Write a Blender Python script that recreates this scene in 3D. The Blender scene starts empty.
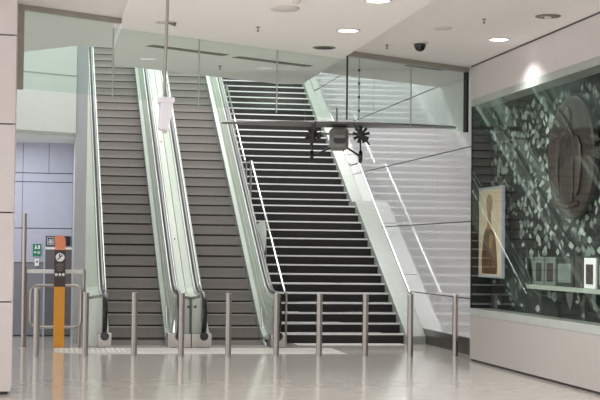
import bpy, math, random
from mathutils import Vector, Matrix
random.seed(7)
S = bpy.context.scene
COL = S.collection
T30 = math.tan(math.radians(30))

# ------------------------------------------------------------------ materials
def lin(c):
    return tuple(((v/255)/12.92 if v/255 <= .04045 else ((v/255+.055)/1.055)**2.4) for v in c) + (1,)

MATS = {}
def mat(name, rgb, rough=.5, metal=0, spec=.5, coat=0, var=.05, scale=6, stretch=(1,1,1), bump=0, emit=None, estr=0):
    m = bpy.data.materials.new(name); m.use_nodes = True
    nt = m.node_tree; b = nt.nodes['Principled BSDF']
    b.inputs['Roughness'].default_value = rough
    b.inputs['Metallic'].default_value = metal
    b.inputs['Specular IOR Level'].default_value = spec
    b.inputs['Coat Weight'].default_value = coat
    b.inputs['Coat Roughness'].default_value = .05
    tc = nt.nodes.new('ShaderNodeTexCoord'); mp = nt.nodes.new('ShaderNodeMapping')
    mp.inputs['Scale'].default_value = stretch
    nz = nt.nodes.new('ShaderNodeTexNoise'); nz.inputs['Scale'].default_value = scale
    nz.inputs['Detail'].default_value = 4
    rp = nt.nodes.new('ShaderNodeValToRGB')
    c = lin(rgb)
    rp.color_ramp.elements[0].position = .3; rp.color_ramp.elements[1].position = .7
    rp.color_ramp.elements[0].color = tuple(max(0, x*(1-var)) for x in c[:3]) + (1,)
    rp.color_ramp.elements[1].color = tuple(min(1, x*(1+var)) for x in c[:3]) + (1,)
    nt.links.new(tc.outputs['Object'], mp.inputs['Vector'])
    nt.links.new(mp.outputs['Vector'], nz.inputs['Vector'])
    nt.links.new(nz.outputs['Fac'], rp.inputs['Fac'])
    nt.links.new(rp.outputs['Color'], b.inputs['Base Color'])
    if bump:
        bp = nt.nodes.new('ShaderNodeBump'); bp.inputs['Strength'].default_value = bump
        bp.inputs['Distance'].default_value = .02
        nt.links.new(nz.outputs['Fac'], bp.inputs['Height'])
        nt.links.new(bp.outputs['Normal'], b.inputs['Normal'])
    if emit:
        b.inputs['Emission Color'].default_value = lin(emit)
        b.inputs['Emission Strength'].default_value = estr
    MATS[name] = m
    return m

def glass(name, tint, ior=1.5, k=.9):
    m = bpy.data.materials.new(name); m.use_nodes = True
    nt = m.node_tree; nt.nodes.clear()
    out = nt.nodes.new('ShaderNodeOutputMaterial'); mx = nt.nodes.new('ShaderNodeMixShader')
    tr = nt.nodes.new('ShaderNodeBsdfTransparent'); gl = nt.nodes.new('ShaderNodeBsdfGlossy')
    lw = nt.nodes.new('ShaderNodeLayerWeight'); lw.inputs['Blend'].default_value = .5
    pw = nt.nodes.new('ShaderNodeMath'); pw.operation = 'POWER'; pw.inputs[1].default_value = 5
    fr = nt.nodes.new('ShaderNodeMath'); fr.operation = 'MULTIPLY_ADD'
    f0 = ((ior-1)/(ior+1))**2
    fr.inputs[1].default_value = k; fr.inputs[2].default_value = f0
    nt.links.new(lw.outputs['Facing'], pw.inputs[0]); nt.links.new(pw.outputs[0], fr.inputs[0])
    tr.inputs['Color'].default_value = tuple(tint) + (1,)
    gl.inputs['Roughness'].default_value = 0.0
    gl.inputs['Color'].default_value = (.9, .97, .93, 1)
    nt.links.new(fr.outputs[0], mx.inputs[0]); nt.links.new(tr.outputs[0], mx.inputs[1])
    nt.links.new(gl.outputs[0], mx.inputs[2]); nt.links.new(mx.outputs[0], out.inputs[0])
    MATS[name] = m
    return m

M_ceil = mat('soffit_lightened', (248, 244, 243), .75, spec=.2, var=.015)  # soffit tone lightened; light of its nearby lamps is put into the colour
M_ceil2 = mat('side_ceiling_dimmed', (240, 235, 234), .75, spec=.2, var=.015)  # side ceilings toned below the soffit; weaker light put into the colour
M_pier = mat('pier_grey', (176, 178, 180), .5, var=.015)
M_well = mat('well_paint', (226, 232, 226), .6, spec=.3, var=.015)
M_floor = mat('polished_terrazzo', (188, 183, 175), .11, spec=.5, var=.07, scale=3.5)
M_panel = mat('column_panel', (214, 204, 203), .45, var=.015)
M_shaded = mat('shaded_white_panel', (172, 165, 161), .4, var=.01)  # same finish as the upper wall strip; dimmer light put into the colour
M_gloss = mat('gloss_white_panel', (218, 216, 218), .07, spec=.6, coat=.3, var=.01, scale=1.2, stretch=(1, .3, 2.2), bump=.035)
M_seam = mat('dark_seam', (70, 68, 66), .6)
M_plinth = mat('plinth', (56, 49, 44), .3, spec=.35)
M_blue = mat('blue_grey_panel', (182, 184, 200), .4, var=.03)
M_wains = mat('grey_wainscot', (128, 128, 136), .5)
M_steel = mat('brushed_steel', (176, 170, 165), .28, metal=1, var=.06, scale=30, stretch=(1, 1, .05))
M_steel_b = mat('bollard_steel', (165, 157, 152), .3, metal=1, var=.08, scale=30, stretch=(1, 1, .05))
M_chrome = mat('chrome', (225, 228, 225), .08, metal=1, var=.02)
M_bal = mat('balustrade_panel', (174, 182, 171), .3, spec=.35, coat=0, var=.05, scale=1.4, stretch=(1, .6, 1))
M_deck = mat('balustrade_deck', (156, 164, 151), .34, metal=.05, spec=.25, var=.05, scale=2, stretch=(1, .4, 1))
M_alu = mat('pale_aluminium', (214, 218, 210), .3, metal=.15, spec=.4, var=.03)
M_skirt = mat('skirt_metal', (190, 200, 200), .25, metal=.6, var=.04)
M_rubber = mat('black_rubber', (16, 15, 15), .3, spec=.5, coat=0)
M_riser = mat('step_riser', (168, 162, 157), .5, metal=.2, var=.06, scale=18, stretch=(3, 1, .3))
M_tread = mat('step_tread', (120, 115, 111), .5, metal=.2)
M_shade_truss = mat('shade_and_truss', (78, 74, 70), .8)  # riser-foot shade put into a dark colour; also used on truss and case foot
M_dark = mat('dark_stair', (34, 31, 30), .6, var=.1, scale=10)
M_nose = mat('nosing', (250, 248, 246), .4)
M_ledge = mat('pale_ledge', (166, 171, 164), .2, spec=.4, coat=0, var=.03)
M_hdr = mat('header_metal', (158, 151, 144), .4, metal=0)
M_hdrd = mat('dark_frame', (52, 50, 49), .4, metal=.3)
M_black = mat('black_plastic', (18, 18, 19), .2, spec=.6)
M_lens = mat('lamp_lens', (255, 250, 245), .3, emit=(255, 248, 245), estr=6)
M_trim = mat('lamp_trim', (214, 207, 202), .4)
M_slot = mat('air_slot', (118, 118, 110), .6)
M_slotd = mat('nose_grey', (66, 65, 65), .45)
M_orange = mat('orange_post', (222, 152, 44), .35, var=.03)
M_coral = mat('coral_panel', (238, 148, 112), .4, var=.02)
M_brown = mat('sign_brown', (66, 54, 52), .4)
M_wht = mat('print_white', (246, 244, 244), .5)
M_sgrey = mat('print_grey', (150, 138, 132), .5)
M_signk = mat('sign_navy', (26, 30, 44), .35)
M_green = mat('sign_green', (26, 128, 92), .4)
M_lift = mat('lift_door', (112, 108, 110), .32, metal=.6)
M_tact = mat('tactile_tile', (182, 176, 168), .4, var=.03)
M_tactd = mat('tactile_stud', (214, 210, 204), .4)
M_leafbg = mat('mural_dark', (15, 17, 15), .7, var=.5, scale=2.5)
M_leaf1 = mat('mural_leaf_pale', (164, 174, 165), .6, var=.15)
M_leaf2 = mat('mural_leaf_mid', (118, 129, 120), .6, var=.2)
M_leaf3 = mat('mural_leaf_dark', (46, 57, 49), .6, var=.2)
M_wood = mat('carved_wood', (50, 38, 30), .42, var=.35, scale=5, stretch=(1, 3, .6), bump=.3)
M_wood2 = mat('carved_wood_light', (62, 47, 36), .4, var=.3, scale=6, stretch=(1, 3, .6), bump=.2)
M_ph = mat('photo_beige', (226, 208, 178), .5, var=.06, scale=1)
M_phf = mat('photo_edge', (176, 178, 190), .5)
M_bronze = mat('print_bronze', (104, 68, 38), .45, var=.3, scale=4)
M_bronze2 = mat('print_bronze_light', (160, 124, 80), .45, var=.2, scale=4)
M_plane = mat('plane_metal', (140, 138, 136), .4, metal=.2, var=.1)
M_planed = mat('plane_dark', (58, 56, 56), .4, metal=.4)
M_planew = mat('plane_window', (120, 122, 122), .3, spec=.5)
M_case_sill = mat('case_sill', (172, 176, 170), .3)
M_cam = mat('camera_white', (244, 240, 250), .35, var=.01)
M_shelf = mat('shelf_board', (170, 178, 166), .4)
M_sheet = mat('pale_sheet', (214, 224, 214), .3)
G_baf = glass('baffle_glass', (.895, .945, .92), 1.35)
G_case = glass('case_glass', (.96, .98, .97), 1.25, .45)

# ------------------------------------------------------------------ mesh builder
ORG = {}
class MB:
    def __init__(s): s.v = []; s.f = []; s.m = []; s.mi = 0
    def face(s, pts):
        n = len(s.v); s.v += [tuple(p) for p in pts]; s.f.append(list(range(n, n+len(pts)))); s.m.append(s.mi)
    def raw(s, vs, fs):
        n = len(s.v); s.v += [tuple(p) for p in vs]
        for f in fs: s.f.append([i+n for i in f]); s.m.append(s.mi)
        return s
    def box(s, x0, x1, y0, y1, z0, z1):
        return s.raw([(x0,y0,z0),(x1,y0,z0),(x1,y1,z0),(x0,y1,z0),(x0,y0,z1),(x1,y0,z1),(x1,y1,z1),(x0,y1,z1)],
              [(0,3,2,1),(4,5,6,7),(0,1,5,4),(1,2,6,5),(2,3,7,6),(3,0,4,7)])
    def prism(s, a, b):
        "two matching polygons joined by sides"
        n = len(a)
        return s.raw(list(a)+list(b), [list(range(n))[::-1], list(range(n, 2*n))] + [[i,(i+1)%n,n+(i+1)%n,n+i] for i in range(n)])
    def slab(s, poly, z0, z1):
        return s.prism([(x,y,z0) for x,y in poly], [(x,y,z1) for x,y in poly])
    def xplate(s, poly, x0, x1):
        "polygon in (y,z) given thickness along x"
        return s.prism([(x0,y,z) for y,z in poly], [(x1,y,z) for y,z in poly])
    def yplate(s, poly, y0, y1):
        return s.prism([(x,y0,z) for x,z in poly], [(x,y1,z) for x,z in poly])
    def tube(s, path, r, seg=10, sx=1.0, closed=False):
        P = [Vector(p) for p in path]; n = len(P); vs = []
        for i, p in enumerate(P):
            a = P[i-1] if (i > 0 or closed) else P[i]
            b = P[(i+1) % n] if (i < n-1 or closed) else P[i]
            d = (b-a).normalized()
            u = Vector((1,0,0)) if abs(d.x) < .9 else Vector((0,1,0))
            w = d.cross(u).normalized(); u = w.cross(d).normalized()
            rr = r[i] if isinstance(r, (list, tuple)) else r
            for k in range(seg):
                t = 2*math.pi*k/seg
                vs.append(p + u*rr*sx*math.cos(t) + w*rr*math.sin(t))
        fs = []
        for i in range(n if closed else n-1):
            j = (i+1) % n
            for k in range(seg):
                fs.append([i*seg+k, i*seg+(k+1)%seg, j*seg+(k+1)%seg, j*seg+k])
        if not closed:
            fs.append(list(range(seg))[::-1]); fs.append([(n-1)*seg+k for k in range(seg)])
        return s.raw(vs, fs)
    def cyl(s, c, r0, r1, z0, z1, seg=24):
        x, y = c
        a = [(x+r0*math.cos(2*math.pi*k/seg), y+r0*math.sin(2*math.pi*k/seg), z0) for k in range(seg)]
        b = [(x+r1*math.cos(2*math.pi*k/seg), y+r1*math.sin(2*math.pi*k/seg), z1) for k in range(seg)]
        return s.prism(a, b)
    def lathe(s, c, prof, seg=24):
        x, y = c; vs = []; fs = []
        for r, z in prof:
            for k in range(seg):
                t = 2*math.pi*k/seg; vs.append((x+r*math.cos(t), y+r*math.sin(t), z))
        for i in range(len(prof)-1):
            for k in range(seg):
                fs.append([i*seg+k, i*seg+(k+1)%seg, (i+1)*seg+(k+1)%seg, (i+1)*seg+k])
        fs.append(list(range(seg))[::-1]); fs.append([(len(prof)-1)*seg+k for k in range(seg)])
        return s.raw(vs, fs)
    def loft(s, secs):
        n = len(secs[0]); vs = [p for q in secs for p in q]; fs = []
        for i in range(len(secs)-1):
            for k in range(n):
                fs.append([i*n+k, i*n+(k+1)%n, (i+1)*n+(k+1)%n, (i+1)*n+k])
        fs.append(list(range(n))[::-1]); fs.append([(len(secs)-1)*n+k for k in range(n)])
        return s.raw(vs, fs)
    def build(s, name, mats, parent=None, bevel=0, smooth=False, origin=None):
        if not isinstance(mats, (list, tuple)): mats = [mats]
        if parent is not None: o0 = Vector(ORG[parent.name])
        elif origin is not None: o0 = Vector(origin)
        else:
            xs = [p[0] for p in s.v]; ys = [p[1] for p in s.v]; zs = [p[2] for p in s.v]
            o0 = Vector(((min(xs)+max(xs))/2, (min(ys)+max(ys))/2, min(zs)))
        me = bpy.data.meshes.new(name)
        me.from_pydata([tuple(Vector(p)-o0) for p in s.v], [], s.f)
        for m in mats: me.materials.append(m)
        for p, i in zip(me.polygons, s.m): p.material_index = i
        import bmesh
        bm = bmesh.new(); bm.from_mesh(me); bmesh.ops.recalc_face_normals(bm, faces=bm.faces); bm.to_mesh(me); bm.free()
        o = bpy.data.objects.new(name, me); COL.objects.link(o)
        if smooth:
            for p in me.polygons: p.use_smooth = True
            md = o.modifiers.new('split', 'EDGE_SPLIT'); md.split_angle = math.radians(40)
        if bevel:
            md = o.modifiers.new('bevel', 'BEVEL'); md.width = bevel; md.segments = 2; md.limit_method = 'ANGLE'
        ORG[o.name] = tuple(o0)
        if parent is not None: o.parent = parent
        else: o.location = o0
        return o

def root(name, loc, label, cat, group=None, rot=(0,0,0)):
    o = bpy.data.objects.new(name, None); COL.objects.link(o)
    o.location = loc; o.rotation_euler = rot; o.empty_display_size = .1
    o['label'] = label; o['category'] = cat
    if group: o['group'] = group
    ORG[o.name] = tuple(loc)
    return o
def tag(o, label, cat, group=None):
    o['label'] = label; o['category'] = cat
    if group: o['group'] = group
    return o
def struct(o, label=None, cat=None):
    o['kind'] = 'structure'
    if label: o['label'] = label
    if cat: o['category'] = cat
    return o

# ------------------------------------------------------------------ levels
ZS, ZC = 4.5, 4.63                 # dropped soffit and side ceilings
XW, XP = 6.6, 6.95                 # display wall face, stair side wall face
GM = (22.857-18.269)/(6.612+.335)  # the glass baffle runs diagonally across the hall
def GY(x): return 18.269+GM*(x+.335)

# ------------------------------------------------------------------ setting
b = MB(); b.box(-7, XP+.2, -4, 30, -.2, 0)
struct(b.build('floor', M_floor), 'polished pale beige terrazzo floor of the concourse', 'floor')

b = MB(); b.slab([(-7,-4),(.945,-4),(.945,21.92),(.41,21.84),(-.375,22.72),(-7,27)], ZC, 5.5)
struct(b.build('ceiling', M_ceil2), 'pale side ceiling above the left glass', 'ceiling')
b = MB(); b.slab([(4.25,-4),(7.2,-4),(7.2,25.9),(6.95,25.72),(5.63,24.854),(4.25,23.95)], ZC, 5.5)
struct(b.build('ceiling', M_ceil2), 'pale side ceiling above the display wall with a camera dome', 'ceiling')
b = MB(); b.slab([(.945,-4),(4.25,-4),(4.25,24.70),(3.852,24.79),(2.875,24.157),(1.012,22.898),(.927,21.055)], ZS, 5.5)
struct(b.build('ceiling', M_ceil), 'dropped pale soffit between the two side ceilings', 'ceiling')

# left column clad in pale panels
b = MB()
b.box(-2.5, -.38, 17.48, 18.2, 0, ZC)
b.mi = 1
zz = [.03, 1.062, 2.09, 3.11, 4.14, ZC]
for a, c in zip(zz[:-1], zz[1:]): b.box(-2.52, -.352, 17.45, 18.23, a+.008, c-.008)
struct(b.build('wall_left', [M_seam, M_panel]), 'pale pinkish panelled column end at the left edge', 'wall')

# right display wall: upper strip only, the case sits below it
b = MB(); b.box(XW, XP+.2, -4, 22.62, 4.096, ZC); 
struct(b.build('wall_right', M_panel), 'plain pale wall strip above the long display case', 'wall')  # lighter tone than the case base carries the stronger light up here
b = MB(); b.box(XW-.006, XW+.05, -4, 22.62, ZC-.022, ZC-.001)
struct(b.build('trim_1', M_seam), 'dark shadow line where the display wall meets the ceiling', 'trim')

# glossy panelled wall beside the stairs
b = MB(); b.box(XP+.02, XP+.22, 22.62, 44, 0, 11)
b.mi = 1
zz = [.27, .93, 2.205, 3.45, 4.67, 5.9, 7.15, 8.4, 9.7, 11]
yy = [22.62, 26.06, 29.6, 33.1, 36.6, 40.1, 44]
for a, c in zip(zz[:-1], zz[1:]):
    for p, q in zip(yy[:-1], yy[1:]):
        b.box(XP, XP+.05, p+.004, q-.004, a+.009, c-.009)
struct(b.build('wall_stairwell', [M_seam, M_gloss], origin=(XP, 30, 0)), 'glossy white panelled wall beside the stairs', 'wall')
b = MB(); b.box(XP+.004, XP+.04, 22.62, 27.0, 0, .27)
struct(b.build('baseboard_right', M_plinth), 'dark plinth under the glossy white panelled wall', 'baseboard')

# shaft over the escalators and stairs
b = MB(); b.box(.5, 7.2, 44, 44.2, 7.3, 11.2)
struct(b.build('wall_back', M_well), 'back wall at the top of the stairwell', 'wall')
b = MB(); b.box(-7, 7.2, 20, 44.2, 11, 11.2)
struct(b.build('ceiling', M_well), 'high ceiling above the escalators', 'ceiling')
b = MB(); b.box(-7, .53, 29.4, 44, 3.75, 11)
struct(b.build('wall_shaft', M_well), 'pale side wall of the escalator shaft', 'wall')

# white bulkhead over the lift lobby and the lobby behind it
b = MB(); b.prism([(-7,22.75,3.75),(.53,26.963,3.75),(.53,27.183,3.75),(-7,22.97,3.75)],
                  [(-7,22.75,9),(.53,26.963,9),(.53,27.183,9),(-7,22.97,9)])
b.mi = 1
def bk(x, off): return 22.75+(x+7)*4.33/7.74-off
b.prism([(-1.5,bk(-1.5,.006),4.76),(.53,bk(.53,.006),4.76),(.53,bk(.53,-.01),4.76),(-1.5,bk(-1.5,-.01),4.76)],
        [(-1.5,bk(-1.5,.006),4.785),(.53,bk(.53,.006),4.785),(.53,bk(.53,-.01),4.785),(-1.5,bk(-1.5,-.01),4.785)])
struct(b.build('wall_bulkhead', [M_well, M_case_sill]), 'white bulkhead above the lift lobby left of the escalators', 'wall')
b = MB(); b.box(.53, .735, 27.0, 44, 0, 11)
struct(b.build('wall_pier', M_pier), 'pale pier between the lift lobby and the left escalator', 'wall')
b = MB(); b.slab([(-7,22.97),(.53,27.18),(.53,29.2),(-7,29.2)], 3.7, 3.75)
struct(b.build('ceiling', M_well), 'low ceiling of the lift lobby', 'ceiling')
b = MB(); b.box(-7, .53, 29.03, 29.4, 0, 4)
b.mi = 1
for a, c in ((1.4, 2.06), (2.06, 2.95), (2.95, 3.12), (3.12, 3.9)):
    for p, q in ((-7, -.42), (-.42, .07), (.07, .53)) if a > 3.1 else ((-7, -.42), (-.42, .53)):
        b.box(p+.004, q-.004, 29.0, 29.1, a+.008, c-.008)
b.mi = 2; b.box(-7, .53, 29.0, 29.1, .02, 1.392)
struct(b.build('wall_lobby', [M_seam, M_blue, M_wains], origin=(0, 29, 0)), 'blue grey panelled wall at the back of the lift lobby', 'wall')

# ------------------------------------------------------------------ glass baffle hung from the ceiling
nx, ny = 1/math.hypot(1, GM), GM/math.hypot(1, GM)
def gbox(b, x0, x1, z0, z1, th, off=0):
    ox, oy = -ny*th/2, nx*th/2
    cx, cy = ny*off, -nx*off
    pts = lambda z: [(x0+ox+cx, GY(x0)+oy+cy, z), (x1+ox+cx, GY(x1)+oy+cy, z), (x1-ox+cx, GY(x1)-oy+cy, z), (x0-ox+cx, GY(x0)-oy+cy, z)]
    b.prism(pts(z0), pts(z1)); return b
baf = root('glass_baffle', (3.1, GY(3.1), 3.616), 'row of clear glass panes hung from the ceiling diagonally across the hall', 'glass screen')
jx = [-.31, .827, 2.004, 3.183, 4.345, 4.554, 5.499, 6.58]
for i, (p, q) in enumerate(zip(jx[:-1], jx[1:])):
    mid = (p+q)/2
    top = ZS if .945 < mid < 4.25 else ZC-.05
    if i == 0:
        gbox(MB(), p+.004, q-.004, 3.616, ZC-.05, .012).build('glass_pane', G_baf, baf)
    elif i == 1:
        gbox(MB(), p+.004, q-.004, 3.616, ZS, .012).build('glass_pane', G_baf, baf)
    else:
        gbox(MB(), p+.004, q-.004, 3.616, top, .012).build('glass_pane', G_baf, baf)
for x in jx[1:-1]:
    w = .009 if abs(x-4.345) < .01 else .005
    gbox(MB(), x-w, x+w, 3.616, ZC-.05 if x > 4.25 else ZS, .016).build('joint_seal', M_hdrd if w > .006 else M_case_sill, baf)
gbox(MB(), -.37, .945, ZC-.06, ZC-.001, .09).build('header', M_hdr, baf, bevel=.004)
gbox(MB(), 4.25, 6.6, ZC-.075, ZC-.001, .09).build('header', M_hdr, baf, bevel=.004)
gbox(MB(), -.36, -.295, 3.6, ZC-.06, .07).build('end_post', M_hdr, baf, bevel=.004)
gbox(MB(), 6.555, 6.6, 3.6, ZC-.075, .07).build('end_post', M_hdrd, baf, bevel=.004)
for z in (3.75, 3.95, 4.15, 4.35): gbox(MB(), 4.547, 4.561, z, z+.035, .03).build('clamp', M_hdrd, baf)

# ------------------------------------------------------------------ escalators
YE = 40.5
def zb(y):                         # pitch line with a soft bend at the landing
    t = y-26.1
    if t < -.5: return 0.0
    if t < .5: return T30*(t+.5)**2/2
    return T30*t
YS = [25.95+.1*i for i in range(9)] + [27+.5*i for i in range(int((YE-27)/.5)+1)]
def zr(y):                         # handrail line: level over the landing, then parallel to the steps
    a, c, k = .93, T30*(y-26.1)+.50, .16
    d = a-c
    return (a+c)/2+math.sqrt(d*d+k*k)/2
def sweep(b, prof):
    "profile of (x, height above the pitch line) or (x, height below the rail, 1) swept up the slope"
    b.loft([[(q[0], y, (zr(y) if len(q) > 2 else zb(y))+q[1]) for q in prof] for y in YS])
    return b
def rail_path(x):
    pts = [(x, 25.98, .20), (x, 25.86, .215), (x, 25.75, .27), (x, 25.67, .37), (x, 25.63, .50), (x, 25.64, .64), (x, 25.70, .78), (x, 25.80, .88), (x, 25.95, .925)]
    for y in [26.1+.1*i for i in range(7)] + [27+.5*i for i in range(int((YE-27)/.5)+1)]:
        pts.append((x, y, zr(y)))
    return pts
def escalator(label, sl, sr, rl, rr, ol, orr, deckr):
    """sl,sr step edges; rl,rr handrail centres; ol,orr outer edges"""
    t = root('escalator', ((sl+sr)/2, 26, 0), label, 'escalator', 'escalators side by side')
    tr = MB(); tr.prism([(sl-.02, 27, -.0), (sr+.02, 27, -.0), (sr+.02, YE, zb(YE)-1.2), (sl-.02, YE, zb(YE)-1.2)],
                        [(sl-.02, 27, zb(27)-.45), (sr+.02, 27, zb(27)-.45), (sr+.02, YE, zb(YE)-.6), (sl-.02, YE, zb(YE)-.6)])
    tr.build('truss', M_shade_truss, t)
    MB().box(sl-.05, sr+.05, 25.5, 26.2, .002, .018).build('comb_plate', M_steel, t)
    for k in range(39):
        y = 26.25+.36*k; z = .09+.2078*k; z0 = z-.2078 if k else .018
        b = MB()
        y1 = y+.38
        # slightly bowed ribbed riser, shade at its foot put in as a dark strip
        n = 5; vs = []
        g = .024+.0015*k if k else .0
        zris = [z0+g+(z-z0-g)*i/n for i in range(n+1)]
        b.mi = 0
        prof = [(y+.035*math.sin(math.pi*.5*(1-i/n))**1.0*(1 if k else .3), zris[i]) for i in range(n+1)]
        for (ya, za), (yb, zb_) in zip(prof[:-1], prof[1:]):
            b.face([(sl, ya, za), (sr, ya, za), (sr, yb, zb_), (sl, yb, zb_)])
        b.mi = 1
        b.face([(sl, y, z), (sr, y, z), (sr, y1, z), (sl, y1, z)])
        b.mi = 2
        b.face([(sl, y+.06, z0-.01), (sr, y+.06, z0-.01), (sr, y+.06, z0+.12), (sl, y+.06, z0+.12)])
        b.build('step', [M_riser, M_tread, M_shade_truss], t)
    # skirts and inner panels
    for side, (s, r, sg) in enumerate(((sl, rl, -1), (sr, rr, 1))):
        sweep(MB(), [(s, -.3), (s+sg*.02, -.3), (s+sg*.02, .13), (s, .13)]).build('skirt', M_skirt, t)
        sweep(MB(), [(s, .13), (s+sg*.07, .17), (r-sg*.055, -.09, 1), (r-sg*.02, -.09, 1), (s+sg*.10, .1), (s+sg*.02, .1)]).build('inner_panel', M_bal, t)
        for f in (.4, .75):
            xa = s+sg*.07+(r-sg*.055-s-sg*.07)*f
            b = MB()
            b.loft([[(xa+dx*sg, y, zb(y)+.17+(zr(y)-.09-zb(y)-.17)*f+dh) for dx, dh in ((-.004,-.008),(-.004,.008),(.01,.008),(.01,-.008))] for y in YS])
            b.build('trim_strip', M_deck, t)
        sweep(MB(), [(r-.06, -.10, 1), (r+.06, -.10, 1), (r+.06, -.045, 1), (r-.06, -.045, 1)]).build('rail_base', M_alu, t)
        MB().tube(rail_path(r), .031, 14, 1.35).build('handrail', M_rubber, t, smooth=True)
        nw = []
        for i in range(17):
            a = -math.pi/2-math.pi*i/16
            nw.append((25.98+.30*math.cos(a), .56+.33*math.sin(a)))
        nw += [(26.45, .885), (26.45, .23)]
        MB().xplate(nw, r-.02, r+.02).build('newel', M_bal, t)
        q0, q1 = deckr[side]
        bx = MB(); bx.box(q0, q1, 25.70, 26.15, 0, .235)
        bx.mi = 1; bx.tube([(r, 25.69, .19), (r, 25.71, .19)], .075, 16)
        bx.build('newel_base', [M_steel, M_black], t, bevel=.006)
        # chrome end of the skirt sweeping down to the comb
        MB().tube([(s+sg*.05, 26.6, zb(26.6)+.36), (s+sg*.05, 26.35, .30), (s+sg*.05, 26.1, .16), (s+sg*.04, 25.9, .06), (s+sg*.02, 25.78, .03)], .022, 8).build('skirt_nose', M_chrome, t, smooth=True)
    # outer decks
    b = sweep(MB(), [(ol, -.13, 1), (rl-.05, -.10, 1), (rl-.05, -.05, 1), (ol, -.08, 1)]); b.build('outer_deck', M_deck, t)
    b = sweep(MB(), [(rr+.05, -.10, 1), (orr, -.13, 1), (orr, -.08, 1), (rr+.05, -.05, 1)]); b.build('outer_deck', M_deck, t)
    for x in (rl-.075, rr+.075):
        sweep(MB(), [(x-.008, -.07, 1), (x+.008, -.07, 1), (x+.008, -.045, 1), (x-.008, -.045, 1)]).build('deck_joint', M_slot, t)
    for x0, x1 in ((ol, rl-.03), (rr+.03, orr)):
        b = MB(); b.box(x0, x1, 25.95, 26.02, .0, .845); b.build('front_panel', M_well, t, bevel=.01)  # whiter than the other panels: the lit look is put into the colour
    for x, sg in ((ol, 1), (orr, -1)):
        b = MB()
        b.loft([[(x, y, -.0 if y < 29 else zb(y)-1.2), (x+sg*.02, y, -.0 if y < 29 else zb(y)-1.2), (x+sg*.02, y, zr(y)-.12), (x, y, zr(y)-.12)] for y in YS])
        b.build('outer_cladding', M_bal, t)
    return t
e1 = escalator('left escalator, grey steps, next to the orange totem', 1.14, 2.12, 1.05, 2.33, .75, 2.535, ((.93, 1.17), (2.13, 2.53)))
e2 = escalator('right escalator, grey steps, next to the dark stairs', 2.90, 3.83, 2.755, 4.06, 2.545, 4.125, ((2.54, 2.89), (3.92, 4.18)))
# sensor dots on the decks between the two escalators and under them
for x, t in ((2.40, e1), (2.50, e1), (2.62, e2)):
    MB().tube([(x, 25.945, .69), (x, 25.955, .69)], .022, 10).build('sensor', M_black, t)
for y in (28.6, 32.3):
    z = zr(y)-.06
    MB().tube([(2.47, y, z), (2.47, y+.02, z-.02)], .02, 8).build('sensor', M_black, e1)
# pale sheet stuck beside the right rail
b = MB()
sh = [(.005, 29.0, 2.22, .03), (.02, 28.85, 2.24, .2), (.05, 28.7, 2.26, .42), (.055, 28.5, 2.22, .52), (.05, 28.3, 2.05, .45), (.03, 28.15, 1.9, .3), (.01, 28.05, 1.75, .1)]
b.loft([[(4.13, y, z-d_), (4.135, y, z-d_), (4.142+x*1.2, y, z), (4.137+x*1.2, y, z)] for x, y, z, d_ in sh])
b.build('edge_guard', M_sheet, e2)

# ------------------------------------------------------------------ stairs
RZ, TY, Y0 = .1775, .32, 26.9
SX0, SX1 = 4.18, 6.59
st = root('staircase', (5.46, Y0, 0), 'wide dark staircase with white step edges right of the escalators', 'staircase')
nos = []                          # (y, z) of every nosing
y = Y0
for k in range(42):
    nos.append((y, (k+1)*RZ))
    y += TY if k not in (14, 26) else (1.12 if k == 14 else 1.02)
ends = [n[0] for n in nos[1:]] + [nos[-1][0]+1.6]
def sx1(y): return SX1 if y < nos[15][0]-.4 else (SX1+.10 if y < nos[27][0]-.4 else SX1+.17)
for (yy_, z), ye in zip(nos, ends):
    o = MB().box(SX0, sx1(yy_), yy_, ye+.02, z-RZ, z-.004).build('step', M_dark, st)
    MB().box(SX0, sx1(yy_), yy_-.006, yy_+.04, z-.028, z+.002).build('nosing_strip', M_nose, o)
def pitch(y):                     # underside line through the nosings, level over the landings
    if y <= nos[0][0]: return max(.0, RZ+(y-nos[0][0])*RZ/TY)
    for (a, za), (c, zc) in zip(nos[:-1], nos[1:]):
        if a <= y <= c:
            if c-a > .5: return za if y < c-TY else za+(y-(c-TY))/TY*RZ
            return za+(y-a)/(c-a)*RZ
    return nos[-1][1]
ys = sorted({Y0-.25, Y0, nos[14][0], nos[15][0]-TY, nos[15][0], nos[26][0], nos[27][0]-TY, nos[27][0], nos[-1][0], nos[15][0]-.41, nos[15][0]-.39, nos[27][0]-.41, nos[27][0]-.39})
b = MB(); b.loft([[(sx1(q), q, max(0, pitch(q)-.4)), (XP-.003, q, max(0, pitch(q)-.4)), (XP-.003, q, pitch(q)+.11), (sx1(q), q, pitch(q)+.10)] for q in ys])
b.build('ledge', M_ledge, st)
b = MB(); b.loft([[(SX0-.04, q, max(0, pitch(q)-.4)), (SX0, q, max(0, pitch(q)-.4)), (SX0, q, pitch(q)+.08), (SX0-.04, q, pitch(q)+.08)] for q in ys])
b.build('stringer', M_ledge, st)

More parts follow.
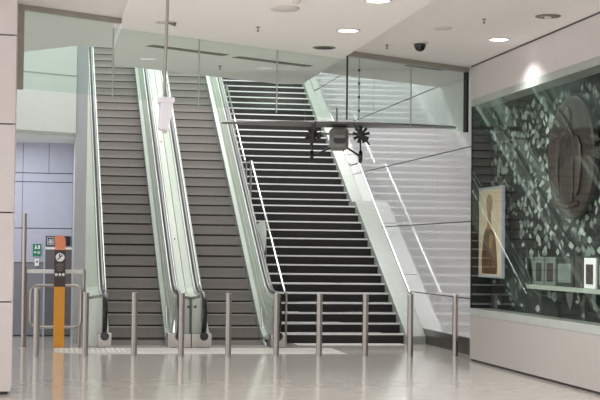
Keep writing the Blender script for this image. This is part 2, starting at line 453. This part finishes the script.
def stair_rail(name, x, label, wall):
    t = root(name, (x, Y0-.2, 0), label, 'handrail')
    h = .93
    prev = None
    for fi, (a, c) in enumerate([(0, 14), (15, 26), (27, 41)]):
        ya, za = nos[a]; yc, zc = nos[c]
        s0 = ya-.35 if fi == 0 else ya-.3
        zs = za-RZ+h
        e0 = yc+.08
        MB().tube([(x, s0, zs), (x, ya-.2, zs), (x, ya+.02, za-.06+h), (x, yc-.05, zc-.03+h), (x, e0, zc+h)], .021, 10).build('rail', M_chrome, t, smooth=True)
        if prev:
            MB().tube([prev, (x, s0, zs)], .018, 10).build('landing_rail', M_chrome, t, smooth=True)
        prev = (x, e0, zc+h)
        if not wall or fi == 0:
            MB().tube([(x, s0, max(0, za-RZ)), (x, s0, zs)], .02, 10).build('post', M_steel, t, smooth=True)
        if not wall:
            MB().tube([(x, e0, zc), (x, e0, zc+h)], .02, 10).build('post', M_steel, t, smooth=True)
        for f in (.1, .5, .9):
            q = ya+(yc-ya)*f; z = za+(zc-za)*f+h
            if wall: MB().tube([(x, q, z-.03), (x+.02, q, z-.09), (XP-.002, q, z-.09)], .007, 8).build('bracket', M_steel, t)
            elif f == .5: MB().tube([(x, q, z-h), (x, q, z-.03)], .012, 8).build('post', M_steel, t)
    return t
stair_rail('stair_handrail', 4.325, 'steel stair handrail beside the right escalator', False)
stair_rail('stair_handrail', 6.66, 'steel stair handrail along the glossy white wall', True)

# ------------------------------------------------------------------ tactile paving
b = MB(); b.slab([(.2,25.5),(.2,24.4),(.75,24.05),(4.95,24.05),(4.95,25.5)], .0, .004); tp = b.build('tactile_paving', M_tact)
tag(tp, 'pale studded warning paving strip before the escalators', 'tactile paving')
sd = MB()
for i in range(13):
    x = .3+i*.085; sd.slab([(x,24.45-.0*i),(x+.03,24.45),(x+.03,25.45),(x,25.45)], .004, .009)
sd.build('bar', M_tactd, tp)['kind'] = 'stuff'
sd = MB()
for i in range(56):
    for j in range(5):
        sd.cyl((1.5+i*.062, 24.15+j*.085), .019, .014, .004, .009, 8)
o = sd.build('stud', M_tactd, tp); o['kind'] = 'stuff'
b = MB(); b.box(4.5, 6.5, 26.25, 26.8, 0, .004); tp2 = b.build('tactile_paving', M_tact)
tag(tp2, 'narrow pale studded strip along the foot of the dark stairs', 'tactile paving')
sd = MB()
for i in range(32):
    for j in range(6): sd.cyl((4.53+i*.062, 26.29+j*.085), .019, .014, .004, .009, 8)
sd.build('stud', M_tactd, tp2)['kind'] = 'stuff'

# ------------------------------------------------------------------ bollards
BL = [(-.09, 1.065, 'tall steel bollard nearest the left column, before the lift lobby barrier'),
      (.665, 1.0, 'steel bollard between the orange totem and the left escalator'),
      (1.429, 1.0, 'steel bollard in front of the left escalator steps'),
      (2.171, 1.0, 'steel bollard before the newel between both escalators'),
      (2.92, 1.0, 'steel bollard in front of the right escalator steps'),
      (3.693, 1.0, 'steel bollard before the newel beside the stairs'),
      (4.393, 1.0, 'steel bollard before the left part of the dark stairs'),
      (5.15, 1.0, 'steel bollard before the right part of the dark stairs'),
      (5.898, 1.0, 'steel bollard before the pale ledge at the stairs right side'),
      (6.654, 1.0, 'steel bollard before the glossy wall, nearest the display case')]
for x, h, lb in BL:
    t = root('bollard', (x, 23.63, 0), lb, 'bollard', 'steel bollards in a row')
    MB().lathe((x, 23.63), [(.048, .0), (.048, h-.012)]).build('tube', M_steel_b, t, smooth=True)
    MB().lathe((x, 23.63), [(.0485, h-.012), (.0485, h-.004), (.044, h), (.001, h)]).build('cap', M_steel, t, smooth=True)
    MB().lathe((x, 23.63), [(.056, 0), (.056, .006), (.049, .010)]).build('base_ring', M_steel_b, t, smooth=True)

# ------------------------------------------------------------------ display case in the right wall
dc = root('display_case', (XW, 14, 0), 'long glass fronted display case with a dark leafy mural built into the right wall', 'display case')
MB().box(XW, XP+.15, -4, 22.6, .035, .715).build('base_panel', M_shaded, dc, bevel=.004)
MB().box(XW+.03, XP+.15, -4, 22.58, 0, .035).build('shadow_gap', M_shade_truss, dc)
MB().box(XW-.004, XP+.15, -4, 22.6, .715, .825).build('sill', M_case_sill, dc, bevel=.004)
MB().box(XW-.004, XP+.15, -4, 22.6, 3.985, 4.095).build('top_band', M_case_sill, dc, bevel=.004)
MB().box(XW, XP+.15, 22.575, 22.6, .825, 3.985).build('end_panel', M_hdrd, dc)
MB().box(XW+.004, XW+.012, -4, 22.575, .825, 3.985).build('front_glass', G_case, dc)
XB = 6.90
b = MB(); b.box(XB, XB+.03, -4, 22.575, .825, 3.985)
rnd = random.Random(11)
def leaf(y, z, h, w, lean, x):
    pts = []
    for f, ww in ((0,0),(.18,.55),(.38,1),(.6,.8),(.82,.4),(1,0)):
        pts.append((y+lean*f*h+ww*w/2, z+f*h))
    for f, ww in ((.82,.34),(.6,.85),(.38,.9),(.18,.6)):
        pts.append((y+lean*f*h-ww*w/2, z+f*h))
    b.face([(x, p, q) for p, q in pts])
for i in range(2500):
    y = rnd.uniform(12, 22.4); z = rnd.uniform(.85, 3.8)
    dens = .3+.7*max(0, min(1, (z-1.4)/1.2))
    if rnd.random() > dens: continue
    h = rnd.uniform(.06, .15); w = rnd.uniform(.08, .22)
    b.mi = rnd.choice((1, 1, 2, 2, 3, 3))
    leaf(y, z, h, w, rnd.uniform(-.5, .8), XB-.002-.0004*(i % 7))
for i in range(26):
    b.mi = rnd.choice((2, 3)); leaf(rnd.uniform(15.5, 22.3), rnd.uniform(.85, 1.3), rnd.uniform(.3, .6), rnd.uniform(.2, .45), rnd.uniform(-.5, .5), XB-.006)
b.build('backdrop', [M_leafbg, M_leaf1, M_leaf2, M_leaf3], dc)

# carved wooden medallion with a jacketed torso in relief
cy, cz = 18.6, 2.95; ry, rz = .87, .81
xm = 6.76
ov = root('carved_medallion', (xm+.06, cy, cz-rz), 'large oval dark brown carved wood relief of a jacketed torso in the display case', 'carving')
b = MB(); secs = []
for f, dx in ((1, .08), (1, .02), (.95, -.005), (.9, .0), (.45, -.02), (.02, -.03)):
    secs.append([(xm+dx, cy+ry*f*math.cos(2*math.pi*k/40), cz+rz*f*math.sin(2*math.pi*k/40)) for k in range(40)])
b.loft(secs); b.build('disc', M_wood, ov, smooth=True)
def blob(name, pts, m, r0, flat=.3):
    b = MB(); b.tube([(xm-.03-.01, cy+p, cz+q) for p, q, _ in pts], [r for *_, r in pts], 12)
    b.v = [((x-(xm-.04))*flat+xm-.035, yy, zz) for x, yy, zz in b.v]
    b.build(name, m, ov, smooth=True)
blob('head', [(0, .42, .02), (0, .45, .09), (0, .53, .115), (0, .62, .08), (0, .66, .02)], M_wood, 0, .3)
blob('torso', [(0, .38, .06), (0, .30, .22), (0, .18, .30), (0, -.1, .24), (0, -.4, .26), (0, -.6, .18)], M_wood, 0, .13)
blob('arm', [(.33, .25, .05), (.40, .1, .11), (.43, -.15, .10), (.38, -.4, .08), (.30, -.5, .03)], M_wood2, 0, .25)
blob('arm', [(-.33, .25, .05), (-.40, .1, .11), (-.43, -.15, .10), (-.38, -.4, .08), (-.30, -.5, .03)], M_wood2, 0, .25)
blob('lapel', [(.08, .30, .02), (.05, 0, .05), (.03, -.5, .03)], M_wood2, 0, .5)
blob('lapel', [(-.08, .30, .02), (-.05, 0, .05), (-.03, -.5, .03)], M_wood2, 0, .5)
for k in range(10):
    p = -.35+.078*k
    MB().tube([(xm-.008, cy+p, cz-.66+.1*abs(p)), (xm-.03, cy+p+.02, cz-.62+.1*abs(p))], .03, 8).build('carved_scroll', M_wood2, ov, smooth=True)

# photograph panel of a bronze figure
xp = 6.72
ph = root('photo_panel', (xp, 22.05, 1.31), 'beige mounted photograph of a long necked bronze figure in the display case', 'picture')
MB().box(xp, xp+.05, 21.36, 22.56, 1.31, 2.70).build('mount', [M_phf], ph, bevel=.006)
MB().box(xp+.05, XB, 21.8, 22.2, 1.7, 2.3).build('wall_bracket', M_hdrd, ph)
MB().box(xp-.004, xp+.002, 21.40, 22.52, 1.35, 2.66).build('print', M_ph, ph)
def pl(pts, m, nm, o=.006): MB().xplate([(q, z) for q, z in pts], xp-o, xp-.003).build(nm, m, ph)
c0 = 21.98
pl([(c0-.40,1.37),(c0+.36,1.37),(c0+.40,1.55),(c0+.36,1.75),(c0+.30,1.95),(c0+.2,2.05),(c0+.1,2.1),(c0-.1,2.1),(c0-.22,2.02),(c0-.32,1.9),(c0-.38,1.7),(c0-.42,1.5)], M_bronze, 'printed_torso')
pl([(c0-.12,2.05),(c0+.12,2.05),(c0+.09,2.2),(c0+.10,2.34),(c0-.10,2.34),(c0-.09,2.2)], M_bronze2, 'printed_neck', .007)
pl([(c0+.15*math.cos(a*.35), 2.44+.15*math.sin(a*.35)) for a in range(18)], M_bronze2, 'printed_head', .008)
pl([(c0-.25,1.95),(c0-.05,1.98),(c0+.02,1.8),(c0-.12,1.72)], M_bronze2, 'printed_highlight', .008)

# shelf of small photographs
sh = root('picture_shelf', (6.72, 18.7, 1.20), 'narrow pale shelf board in the display case under the carving', 'shelf')
MB().box(6.67, XB-.01, 15.5, 20.04, 1.20, 1.255).build('board', M_shelf, sh, bevel=.004)
MB().box(XB-.03, XB-.012, 15.5, 20.04, 1.255, 1.66).build('back_panel', M_leaf3, sh)
G2 = 'small pictures on the case shelf'
for (ya, yb, m1, m2, lb) in ((19.62, 20.0, M_leaf2, M_leaf3, 'small dark picture at the far end of the case shelf'),
                             (19.15, 19.56, M_leaf2, M_brown, 'small picture of a dark figure, second from the far end of the case shelf'),
                             (18.45, 19.1, M_leaf3, M_leaf2, 'wide grey green picture on the case shelf'),
                             (18.1, 18.4, M_brown, M_leaf3, 'small brown picture between the wide grey green one and the white framed one'),
                             (17.66, 18.06, M_wht, M_brown, 'small white framed picture with a dark middle on the case shelf'),
                             (17.1, 17.6, M_leaf3, M_leaf2, 'dark green picture nearest the viewer on the case shelf')):
    t = root('small_picture', (6.78, (ya+yb)/2, 1.255), lb, 'picture', G2)
    MB().box(6.77, 6.80, ya, yb, 1.256, 1.64).build('frame', m1, t, bevel=.004)
    MB().box(6.765, 6.772, ya+.08, yb-.08, 1.31, 1.56).build('print', m2, t)
# ------------------------------------------------------------------ hanging plane model
A = root('model_airplane', (4.65, 23.5, 3.715), 'grey twin engined high wing model airplane hanging before the stairs', 'model airplane', rot=(0, math.radians(.5), math.radians(-9.5)))
ORG[A.name] = (0, 0, 0)           # parts below are written in the plane's own frame
b = MB(); secs = []
for x, ch, th, dy, dz in ((-1.89,.20,.03,.10,.0),(-1.8,.34,.045,.04,.0),(-1.2,.5,.075,0,0),(-.3,.56,.115,0,0),(0,.56,.12,0,0),(.3,.56,.115,0,0),(1.2,.5,.075,0,0),(1.8,.34,.045,.04,0),(1.89,.20,.03,.10,0)):
    q = []
    for k in range(16):
        a = 2*math.pi*k/16
        q.append((x, -.1+dy+ch/2*math.cos(a), dz+th/2*math.sin(a)*(1 if math.sin(a) > 0 else .7)))
    secs.append(q)
b.loft(secs); b.build('wing', M_plane, A, smooth=True)
b = MB(); secs = []
for y, w, zt, z0 in ((-.62,.09,-.2,-.34),(-.56,.135,-.14,-.395),(-.4,.15,-.07,-.415),(0,.15,-.05,-.41),(.5,.12,-.06,-.36),(1.0,.07,-.04,-.24),(1.35,.03,.0,-.12)):
    c = .3*min(w, (zt-z0)/2)
    secs.append([(-w+c,y,z0),(w-c,y,z0),(w,y,z0+c),(w,y,zt-c),(w-c,y,zt),(-w+c,y,zt),(-w,y,zt-c),(-w,y,z0+c)])
b.loft(secs); b.build('fuselage', M_plane, A, bevel=.01)
b = MB(); b.prism([(-.10,-.585,-.23),(.10,-.585,-.23),(.11,-.47,-.105),(-.11,-.47,-.105)], [(-.10,-.55,-.23),(.10,-.55,-.23),(.11,-.44,-.105),(-.11,-.44,-.105)])
b.build('windscreen', M_planew, A)
MB().yplate([(-.06,-.34),(.06,-.34),(.095,-.31),(.095,-.25),(-.095,-.25),(-.095,-.31)], -.63, -.58).build('nose_panel', M_slotd, A)
b = MB(); b.xplate([(.98,-.02),(1.38,-.02),(1.42,.12),(1.36,.40),(1.22,.40),(1.08,.1)], -.012, .012); b.build('tail_fin', M_plane, A)
b = MB(); b.slab([(-.45,1.15),(-.5,1.25),(-.45,1.38),(.45,1.38),(.5,1.25),(.45,1.15)], -.05, -.03); b.build('tailplane', M_plane, A)
for sx, zc in ((-.42, -.2), (.34, -.185)):
    en = MB()
    secs = [[(sx+r*math.cos(2*math.pi*k/14), y, zc+r*math.sin(2*math.pi*k/14)) for k in range(14)] for y, r in ((-.62,.03),(-.6,.055),(-.5,.065),(-.2,.06),(.05,.02))]
    en.loft(secs); e = en.build('engine', M_planed, A, smooth=True)
    for k in range(9):
        a = 2*math.pi*k/9+.2
        c = MB(); c.tube([(sx+.05*math.cos(a), -.54, zc+.05*math.sin(a)), (sx+.135*math.cos(a), -.54, zc+.135*math.sin(a))], [.02, .024], 8)
        c.build('cylinder', M_planed, e)
    pr = MB()
    for sg in (1, -1):
        a = math.radians(-52 if sx > 0 else 80)
        u = Vector((math.cos(a), 0, math.sin(a)))*sg; w = Vector((-math.sin(a), 0, math.cos(a)))
        q = Vector((sx, -.645, zc))
        pr.prism([q+w*.012, q+u*.12+w*.022, q+u*.21+w*.012, q+u*.21-w*.012, q+u*.12-w*.022, q-w*.012],
                 [p+Vector((0,.014,0)) for p in (q+w*.012, q+u*.12+w*.022, q+u*.21+w*.012, q+u*.21-w*.012, q+u*.12-w*.022, q-w*.012)])
    pr.build('propeller', M_planed, e)
    MB().tube([(sx, -.3, zc+.03), (sx, -.15, -.03)], .018, 8).build('engine_strut', M_planed, A)
    wz = zc-.33
    wx = sx*1.02
    wh = MB(); wh.loft([[(wx+dx, -.3+r*math.cos(2*math.pi*k/20), wz+r*math.sin(2*math.pi*k/20)) for k in range(20)] for dx, r in ((-.03,.07),(-.028,.095),(0,.105),(.028,.095),(.03,.07))])
    wh.build('wheel', M_black, A, smooth=True)
    MB().tube([(sx, -.3, zc-.03), (wx, -.3, wz)], .014, 8).build('gear_strut', M_planed, A)
    MB().tube([(.13*(1 if sx > 0 else -1), -.3, -.38), (wx, -.3, wz)], .016, 8).build('gear_strut', M_planed, A)
for sx in (-.55, .55):
    MB().tube([(sx, -.1, .04), (sx, -.1, (.785 if sx < 0 else .915)+.0087*sx)], .002, 6).build('suspension_wire', M_hdr, A)

# ------------------------------------------------------------------ ceiling fittings
def downlight(x, y, z, r, lb, lit=True, trimdark=False):
    t = root('downlight', (x, y, z), lb, 'ceiling light', 'ceiling downlights')
    b = MB(); b.lathe((x, y), [(r*1.22, z), (r*1.22, z-.008), (r*1.0, z-.014), (r*.98, z-.002)]); b.build('trim_ring', M_trim if not trimdark else M_slot, t, smooth=True)
    MB().lathe((x, y), [(r*.97, z-.004), (r*.97, z-.009), (r*.6, z-.012), (.001, z-.012)]).build('lens', M_lens if lit else (M_trim if not trimdark else M_black), t, smooth=True)
    return t
downlight(3.763, 18.475, ZS, .13, 'lit round downlight on the dropped soffit before its far glass edge')
downlight(3.633, 16.179, ZS, .13, 'lit round downlight at the top edge, on the soffit')
downlight(6.118, 19.636, ZC, .13, 'lit round downlight close to the display wall')
downlight(3.770, 20.15, ZS, .13, 'unlit dark rimmed downlight on the soffit beside the glass', False, True)
downlight(5.11, 18.85, ZC, .10, 'unlit pale downlight right of the soffit edge', False)
t = downlight(6.104, 17.576, ZC, .13, 'open dark rimmed downlight nearest the display wall corner', False, True)
MB().lathe((6.104, 17.576), [(.05, ZC-.012), (.04, ZC-.03), (.001, ZC-.032)]).build('lamp', M_trim, t, smooth=True)
t = root('spotlight', (1.43, 18.38, ZS), 'small recessed spotlight with tilted dark rim at the left of the soffit', 'ceiling light')
MB().lathe((1.43, 18.38), [(.12, ZS), (.12, ZS-.01), (.10, ZS-.014), (.09, ZS-.002)]).build('trim_ring', M_trim, t, smooth=True)
MB().tube([(1.47, 18.38, ZS), (1.56, 18.35, ZS-.03)], [.02, .026], 12).build('lamp', M_slot, t, smooth=True)
t = root('ceiling_speaker', (2.708, 16.971, ZS), 'round pale speaker disc on the soffit', 'speaker')
MB().lathe((2.708, 16.971), [(.17, ZS), (.17, ZS-.015), (.15, ZS-.025), (.001, ZS-.028)]).build('grille', M_trim, t, smooth=True)
t = root('smoke_detector', (2.75, 16.4, ZS), 'small smoke detector behind the round speaker disc', 'smoke detector')
MB().lathe((2.75, 16.4), [(.05, ZS), (.05, ZS-.02), (.03, ZS-.04), (.001, ZS-.042)]).build('body', M_trim, t, smooth=True)
t = root('dome_camera', (5.142, 20.19, ZC), 'black dome camera under the right side ceiling', 'camera')
MB().lathe((5.142, 20.19), [(.12, ZC), (.12, ZC-.02), (.09, ZC-.03)]).build('mount_ring', M_trim, t, smooth=True)
MB().lathe((5.142, 20.19), [(.085, ZC-.03), (.085, ZC-.06), (.06, ZC-.11), (.03, ZC-.13), (.001, ZC-.132)]).build('dome', M_black, t, smooth=True)
for x, y, z, lb in ((2.612, 18.505, ZS, 'small sprinkler head in the middle of the soffit'),
                    (4.764, 20.603, ZC, 'thin sprinkler head between dome camera and soffit edge'),
                    (5.409, 17.995, ZC, 'small sprinkler head between the pale and the open downlight'),
                    (2.609, 22.594, ZS, 'small sprinkler head behind the glass above the right escalator')):
    t = root('sprinkler', (x, y, z), lb, 'sprinkler', 'ceiling sprinklers')
    MB().lathe((x, y), [(.03, z), (.03, z-.006), (.008, z-.008), (.008, z-.05)], 12).build('stem', M_slot, t, smooth=True)
    MB().lathe((x, y), [(.02, z-.05), (.02, z-.055), (.001, z-.056)], 12).build('deflector', M_slot, t, smooth=True)
for (xa, ya), (xb, yb), z, lb in (((1.391,20.55),(2.53,21.30),ZS,'long dark air slot on the soffit above the right escalator'),
                              ((2.712,21.45),(3.933,22.26),ZS,'long dark air slot on the soffit above the stairs'),
                              ((4.75,21.98),(5.30,22.34),ZC,'short air slot behind the glass beside the soffit edge'),
                              ((5.6,22.72),(6.3,23.18),ZC,'air slot behind the glass nearest the display wall')):
    t = root('air_slot', ((xa+xb)/2, (ya+yb)/2, z), lb, 'air vent', 'ceiling air slots')
    d = Vector((xb-xa, yb-ya, 0)).normalized(); n = Vector((-d.y, d.x, 0))
    def sl_(w0, w1, z0, z1):
        a, c = Vector((xa, ya, 0)), Vector((xb, yb, 0))
        q = [a+n*w0, c+n*w0, c+n*w1, a+n*w1]
        return MB().prism([(p.x, p.y, z0) for p in q], [(p.x, p.y, z1) for p in q])
    sl_(-.09, .09, z-.006, z).build('slot', M_slot, t)
    sl_(-.012, .012, z-.012, z-.006).build('blade', M_hdr, t)

# drop pole with its white boxed camera
t = root('pole_camera', (1.293, 16.3, ZS), 'white camera box on a thin grey drop pole left of centre', 'camera')
MB().tube([(1.297, 16.3, ZS), (1.270, 16.3, 3.34)], .017, 12).build('pole', M_steel, t, smooth=True)
b = MB(); b.prism([(1.215,16.2,3.0),(1.318,16.2,2.975),(1.318,16.42,2.975),(1.215,16.42,3.0)], [(1.232,16.2,3.29),(1.365,16.2,3.29),(1.365,16.42,3.29),(1.232,16.42,3.29)])
b.build('housing', M_cam, t, bevel=.012)
MB().box(1.208, 1.378, 16.18, 16.44, 3.285, 3.345).build('cap', M_cam, t, bevel=.012)
MB().tube([(1.275, 16.22, 2.965), (1.275, 16.24, 3.0)], .032, 12).build('lens', M_chrome, t, smooth=True)

# ------------------------------------------------------------------ lift lobby things
t = root('information_totem', (.276, 25.8, 0), 'orange totem sign with a dark panel and coral rounded top', 'sign')
MB().box(.185, .367, 25.74, 25.86, 0, 1.03).build('post', M_orange, t, bevel=.006)
pn = MB().box(.18, .372, 25.735, 25.865, 1.03, 1.655).build('panel', M_brown, t, bevel=.004)
MB().box(.185, .367, 25.74, 25.86, 1.655, 1.83).build('cap_panel', M_coral, t)
q = [(.185, 1.83), (.185, 1.90)]
q += [(.285+.082*math.sin(a*math.pi/16), 1.82+.082*math.cos(a*math.pi/16)) for a in range(0, 9)]
b = MB(); b.yplate(q, 25.74, 25.86); b.build('rounded_top', M_coral, t)
yf = 25.733
b = MB(); b.tube([(.276, yf-.001, 1.53), (.276, yf+.003, 1.53)], .075, 28); b.build('symbol_disc', M_wht, pn)
b = MB()
b.yplate([(.225,1.49),(.25,1.49),(.30,1.545),(.325,1.545),(.325,1.56),(.293,1.56),(.243,1.505),(.225,1.505)], yf-.004, yf-.001)
b.tube([(.268, yf-.003, 1.575), (.268, yf-.001, 1.575)], .013, 12)
b.yplate([(.258,1.528),(.278,1.545),(.278,1.56),(.258,1.56)], yf-.004, yf-.001)
b.tube([(.306, yf-.003, 1.59), (.306, yf-.001, 1.59)], .010, 12)
b.yplate([(.30,1.563),(.313,1.563),(.313,1.577),(.30,1.577)], yf-.004, yf-.001)
b.build('symbol', M_black, pn)
b = MB()
for i, w in enumerate((.11, .13, .09, .12, .07)): b.box(.276-w/2, .276+w/2, yf-.002, yf+.001, 1.41-.028*i, 1.418-.028*i)
b.build('text_lines', M_sgrey, pn)
for i in range(3):
    MB().tube([(.216+.06*i, yf-.001, 1.235), (.216+.06*i, yf+.003, 1.235)], .023, 16).build('round_symbol', M_wht, pn)
MB().box(.185, .367, yf-.001, yf+.002, 1.195, 1.199).build('divider', M_sgrey, pn)

t = root('barrier_rail', (.2, 25.95, 0), 'steel lobby barrier with a pale top rail behind the totem', 'barrier')
MB().box(-.29, .69, 25.99, 26.03, 1.25, 1.315).build('top_rail', M_wht, t, bevel=.004)
for x in (-.30, .69): MB().tube([(x, 26.01, 0), (x, 26.01, 1.33)], .032, 12).build('post', M_steel_b, t, smooth=True)
t = root('hoop_barrier', (.22, 25.92, 0), 'rounded steel tube hoop barrier around the orange totem foot', 'barrier')
P = []
x0, x1, z0, z1, r = -.205, .645, .33, 1.045, .12
for cx, cz_, a0 in ((x1-r, z1-r, 0), (x0+r, z1-r, 90), (x0+r, z0+r, 180), (x1-r, z0+r, 270)):
    for i in range(7):
        a = math.radians(a0+15*i); P.append((cx+r*math.cos(a), 25.92, cz_+r*math.sin(a)))
MB().tube(P, .026, 12, closed=True).build('hoop', M_steel, t, smooth=True)
for x in (-.12, .62): MB().tube([(x, 25.92, 0), (x, 25.92, .36 if x < 0 else 1.0)], .024, 12).build('leg', M_steel_b, t, smooth=True)
t = root('tall_post', (-.32, 25.8, 0), 'tall slim dark grey post right of the column', 'post')
MB().tube([(-.325, 25.8, 0), (-.325, 25.8, 2.27)], .034, 12).build('tube', M_steel_b, t, smooth=True)
MB().lathe((-.325, 25.8), [(.07, 0), (.07, .012), (.04, .02)], 16).build('foot', M_steel_b, t, smooth=True)

# lift door and signs on the lobby wall
t = root('lift', (.31, 29.0, 0), 'grey lift doors in a pale frame under the dark lift sign', 'lift')
MB().box(.03, .53, 28.975, 29.0005, 1.66, 1.70).build('lintel', M_wht, t)
MB().box(.03, .285, 28.98, 29.0005, .02, 1.66).build('door_leaf', M_lift, t)
MB().box(.29, .53, 28.98, 29.0005, .02, 1.66).build('door_leaf', M_lift, t)
MB().box(-.0, .03, 28.97, 29.0005, 0, 1.70).build('jamb', M_blue, t)
t = root('lift_sign', (.27, 28.98, 1.72), 'dark navy lift sign with a white framed pictogram', 'sign')
MB().box(.035, .50, 28.96, 29.0005, 1.725, 1.915).build('board', M_signk, t)
b = MB(); yf = 28.957
for x0, x1, z0, z1 in ((.06,.19,1.745,1.753),(.06,.19,1.885,1.893),(.06,.068,1.745,1.893),(.182,.19,1.745,1.893)): b.box(x0, x1, yf, yf+.004, z0, z1)
for x in (.098, .125, .152):
    b.box(x-.008, x+.008, yf, yf+.004, 1.77, 1.835); b.tube([(x, yf, 1.85), (x, yf+.004, 1.85)], .009, 10)
b.build('pictogram', M_wht, t)
t = root('exit_sign', (-.13, 28.98, 1.53), 'green exit notice with white symbols on the lobby wall', 'sign')
MB().box(-.206, -.052, 28.97, 29.0005, 1.53, 1.76).build('board', M_green, t)
b = MB(); yf = 28.967
b.tube([(-.15, yf, 1.725), (-.15, yf+.003, 1.725)], .013, 10)
b.yplate([(-.17,1.66),(-.155,1.66),(-.14,1.68),(-.12,1.665),(-.115,1.675),(-.14,1.70),(-.135,1.71),(-.165,1.705)], yf, yf+.003)
b.box(-.105, -.075, yf, yf+.003, 1.665, 1.735)
b.yplate([(-.19,1.60),(-.165,1.575),(-.165,1.59),(-.14,1.59),(-.14,1.61),(-.165,1.61),(-.165,1.625)], yf, yf+.003)
b.box(-.12, -.07, yf, yf+.003, 1.60, 1.615); b.box(-.12, -.07, yf, yf+.003, 1.575, 1.587)
b.build('symbols', M_wht, t)
t = root('call_box', (-.125, 28.98, 1.34), 'small white call box under the green notice', 'intercom')
MB().box(-.165, -.085, 28.96, 29.0005, 1.34, 1.475).build('box', M_wht, t, bevel=.006)
MB().box(-.14, -.11, 28.957, 28.965, 1.40, 1.44).build('grille', M_black, t)

# ------------------------------------------------------------------ lamps
def area(name, loc, w, h, e, col=(1, 1, 1), rot=(0, 0, 0)):
    l = bpy.data.lights.new(name, 'AREA'); l.shape = 'RECTANGLE'; l.size = w; l.size_y = h; l.energy = e; l.color = col
    o = bpy.data.objects.new(name, l); o.location = loc; o.rotation_euler = rot; COL.objects.link(o); return o
def spot(name, loc, e, ang, blend=.3, col=(1, .99, .985), rad=.06):
    l = bpy.data.lights.new(name, 'SPOT'); l.energy = e; l.spot_size = math.radians(ang); l.spot_blend = blend; l.color = col; l.shadow_soft_size = rad
    o = bpy.data.objects.new(name, l); o.location = loc; COL.objects.link(o); return o
for i, (x, y, z) in enumerate(((3.763,18.475,ZS),(3.633,16.179,ZS))):
    spot('downlight_lamp', (x, y, z-.03), 460, 158, .7)
spot('downlight_lamp', (6.118, 19.636, ZC-.03), 150, 128, .8)
for x in (-3.5, 0, 3.6):  # unseen downlights added out of view to brighten the hall
    for y in (3, 7.5, 12): spot('downlight_lamp', (x, y, ZC-.15), 620, 150 if (y == 12 and x > 1) else 105, .8)
for y in (29, 34, 39): area('shaft_lamp', (3.8, y, 10.9), 5.5, 2.6, 420, (1, 1, .985))
area('lobby_lamp', (-1.2, 27.6, 3.66), 2.5, 1.2, 52, (.95, .96, 1))

w = bpy.data.worlds.new('hall'); S.world = w; w.use_nodes = True
bg = w.node_tree.nodes['Background']; bg.inputs['Color'].default_value = (.97, .99, 1, 1); bg.inputs['Strength'].default_value = 1.75

# ------------------------------------------------------------------ camera
f, yaw, pit, rol, ch = 1489.238, 0.169881, 0.0340210, 0.0116542, 1.68944
fw = Vector((math.sin(yaw)*math.cos(pit), math.cos(yaw)*math.cos(pit), math.sin(pit)))
r0 = Vector((math.cos(yaw), -math.sin(yaw), 0)); u0 = r0.cross(fw)
R = math.cos(rol)*r0+math.sin(rol)*u0; U = -math.sin(rol)*r0+math.cos(rol)*u0
cam = bpy.data.cameras.new('camera'); co = bpy.data.objects.new('camera', cam); COL.objects.link(co)
cam.sensor_width = 36; cam.lens = 36*f/600; cam.clip_end = 200
m = Matrix.Identity(4)
for i in range(3): m[i][0] = R[i]; m[i][1] = U[i]; m[i][2] = -fw[i]
m[2][3] = ch
co.matrix_world = m
S.camera = co
S.view_settings.view_transform = 'Standard'; S.view_settings.look = 'None'
S.view_settings.gamma = 1; S.view_settings.use_curve_mapping = False
S.view_settings.exposure = 0
S.cycles.use_denoising = True
S.cycles.transparent_max_bounces = 16
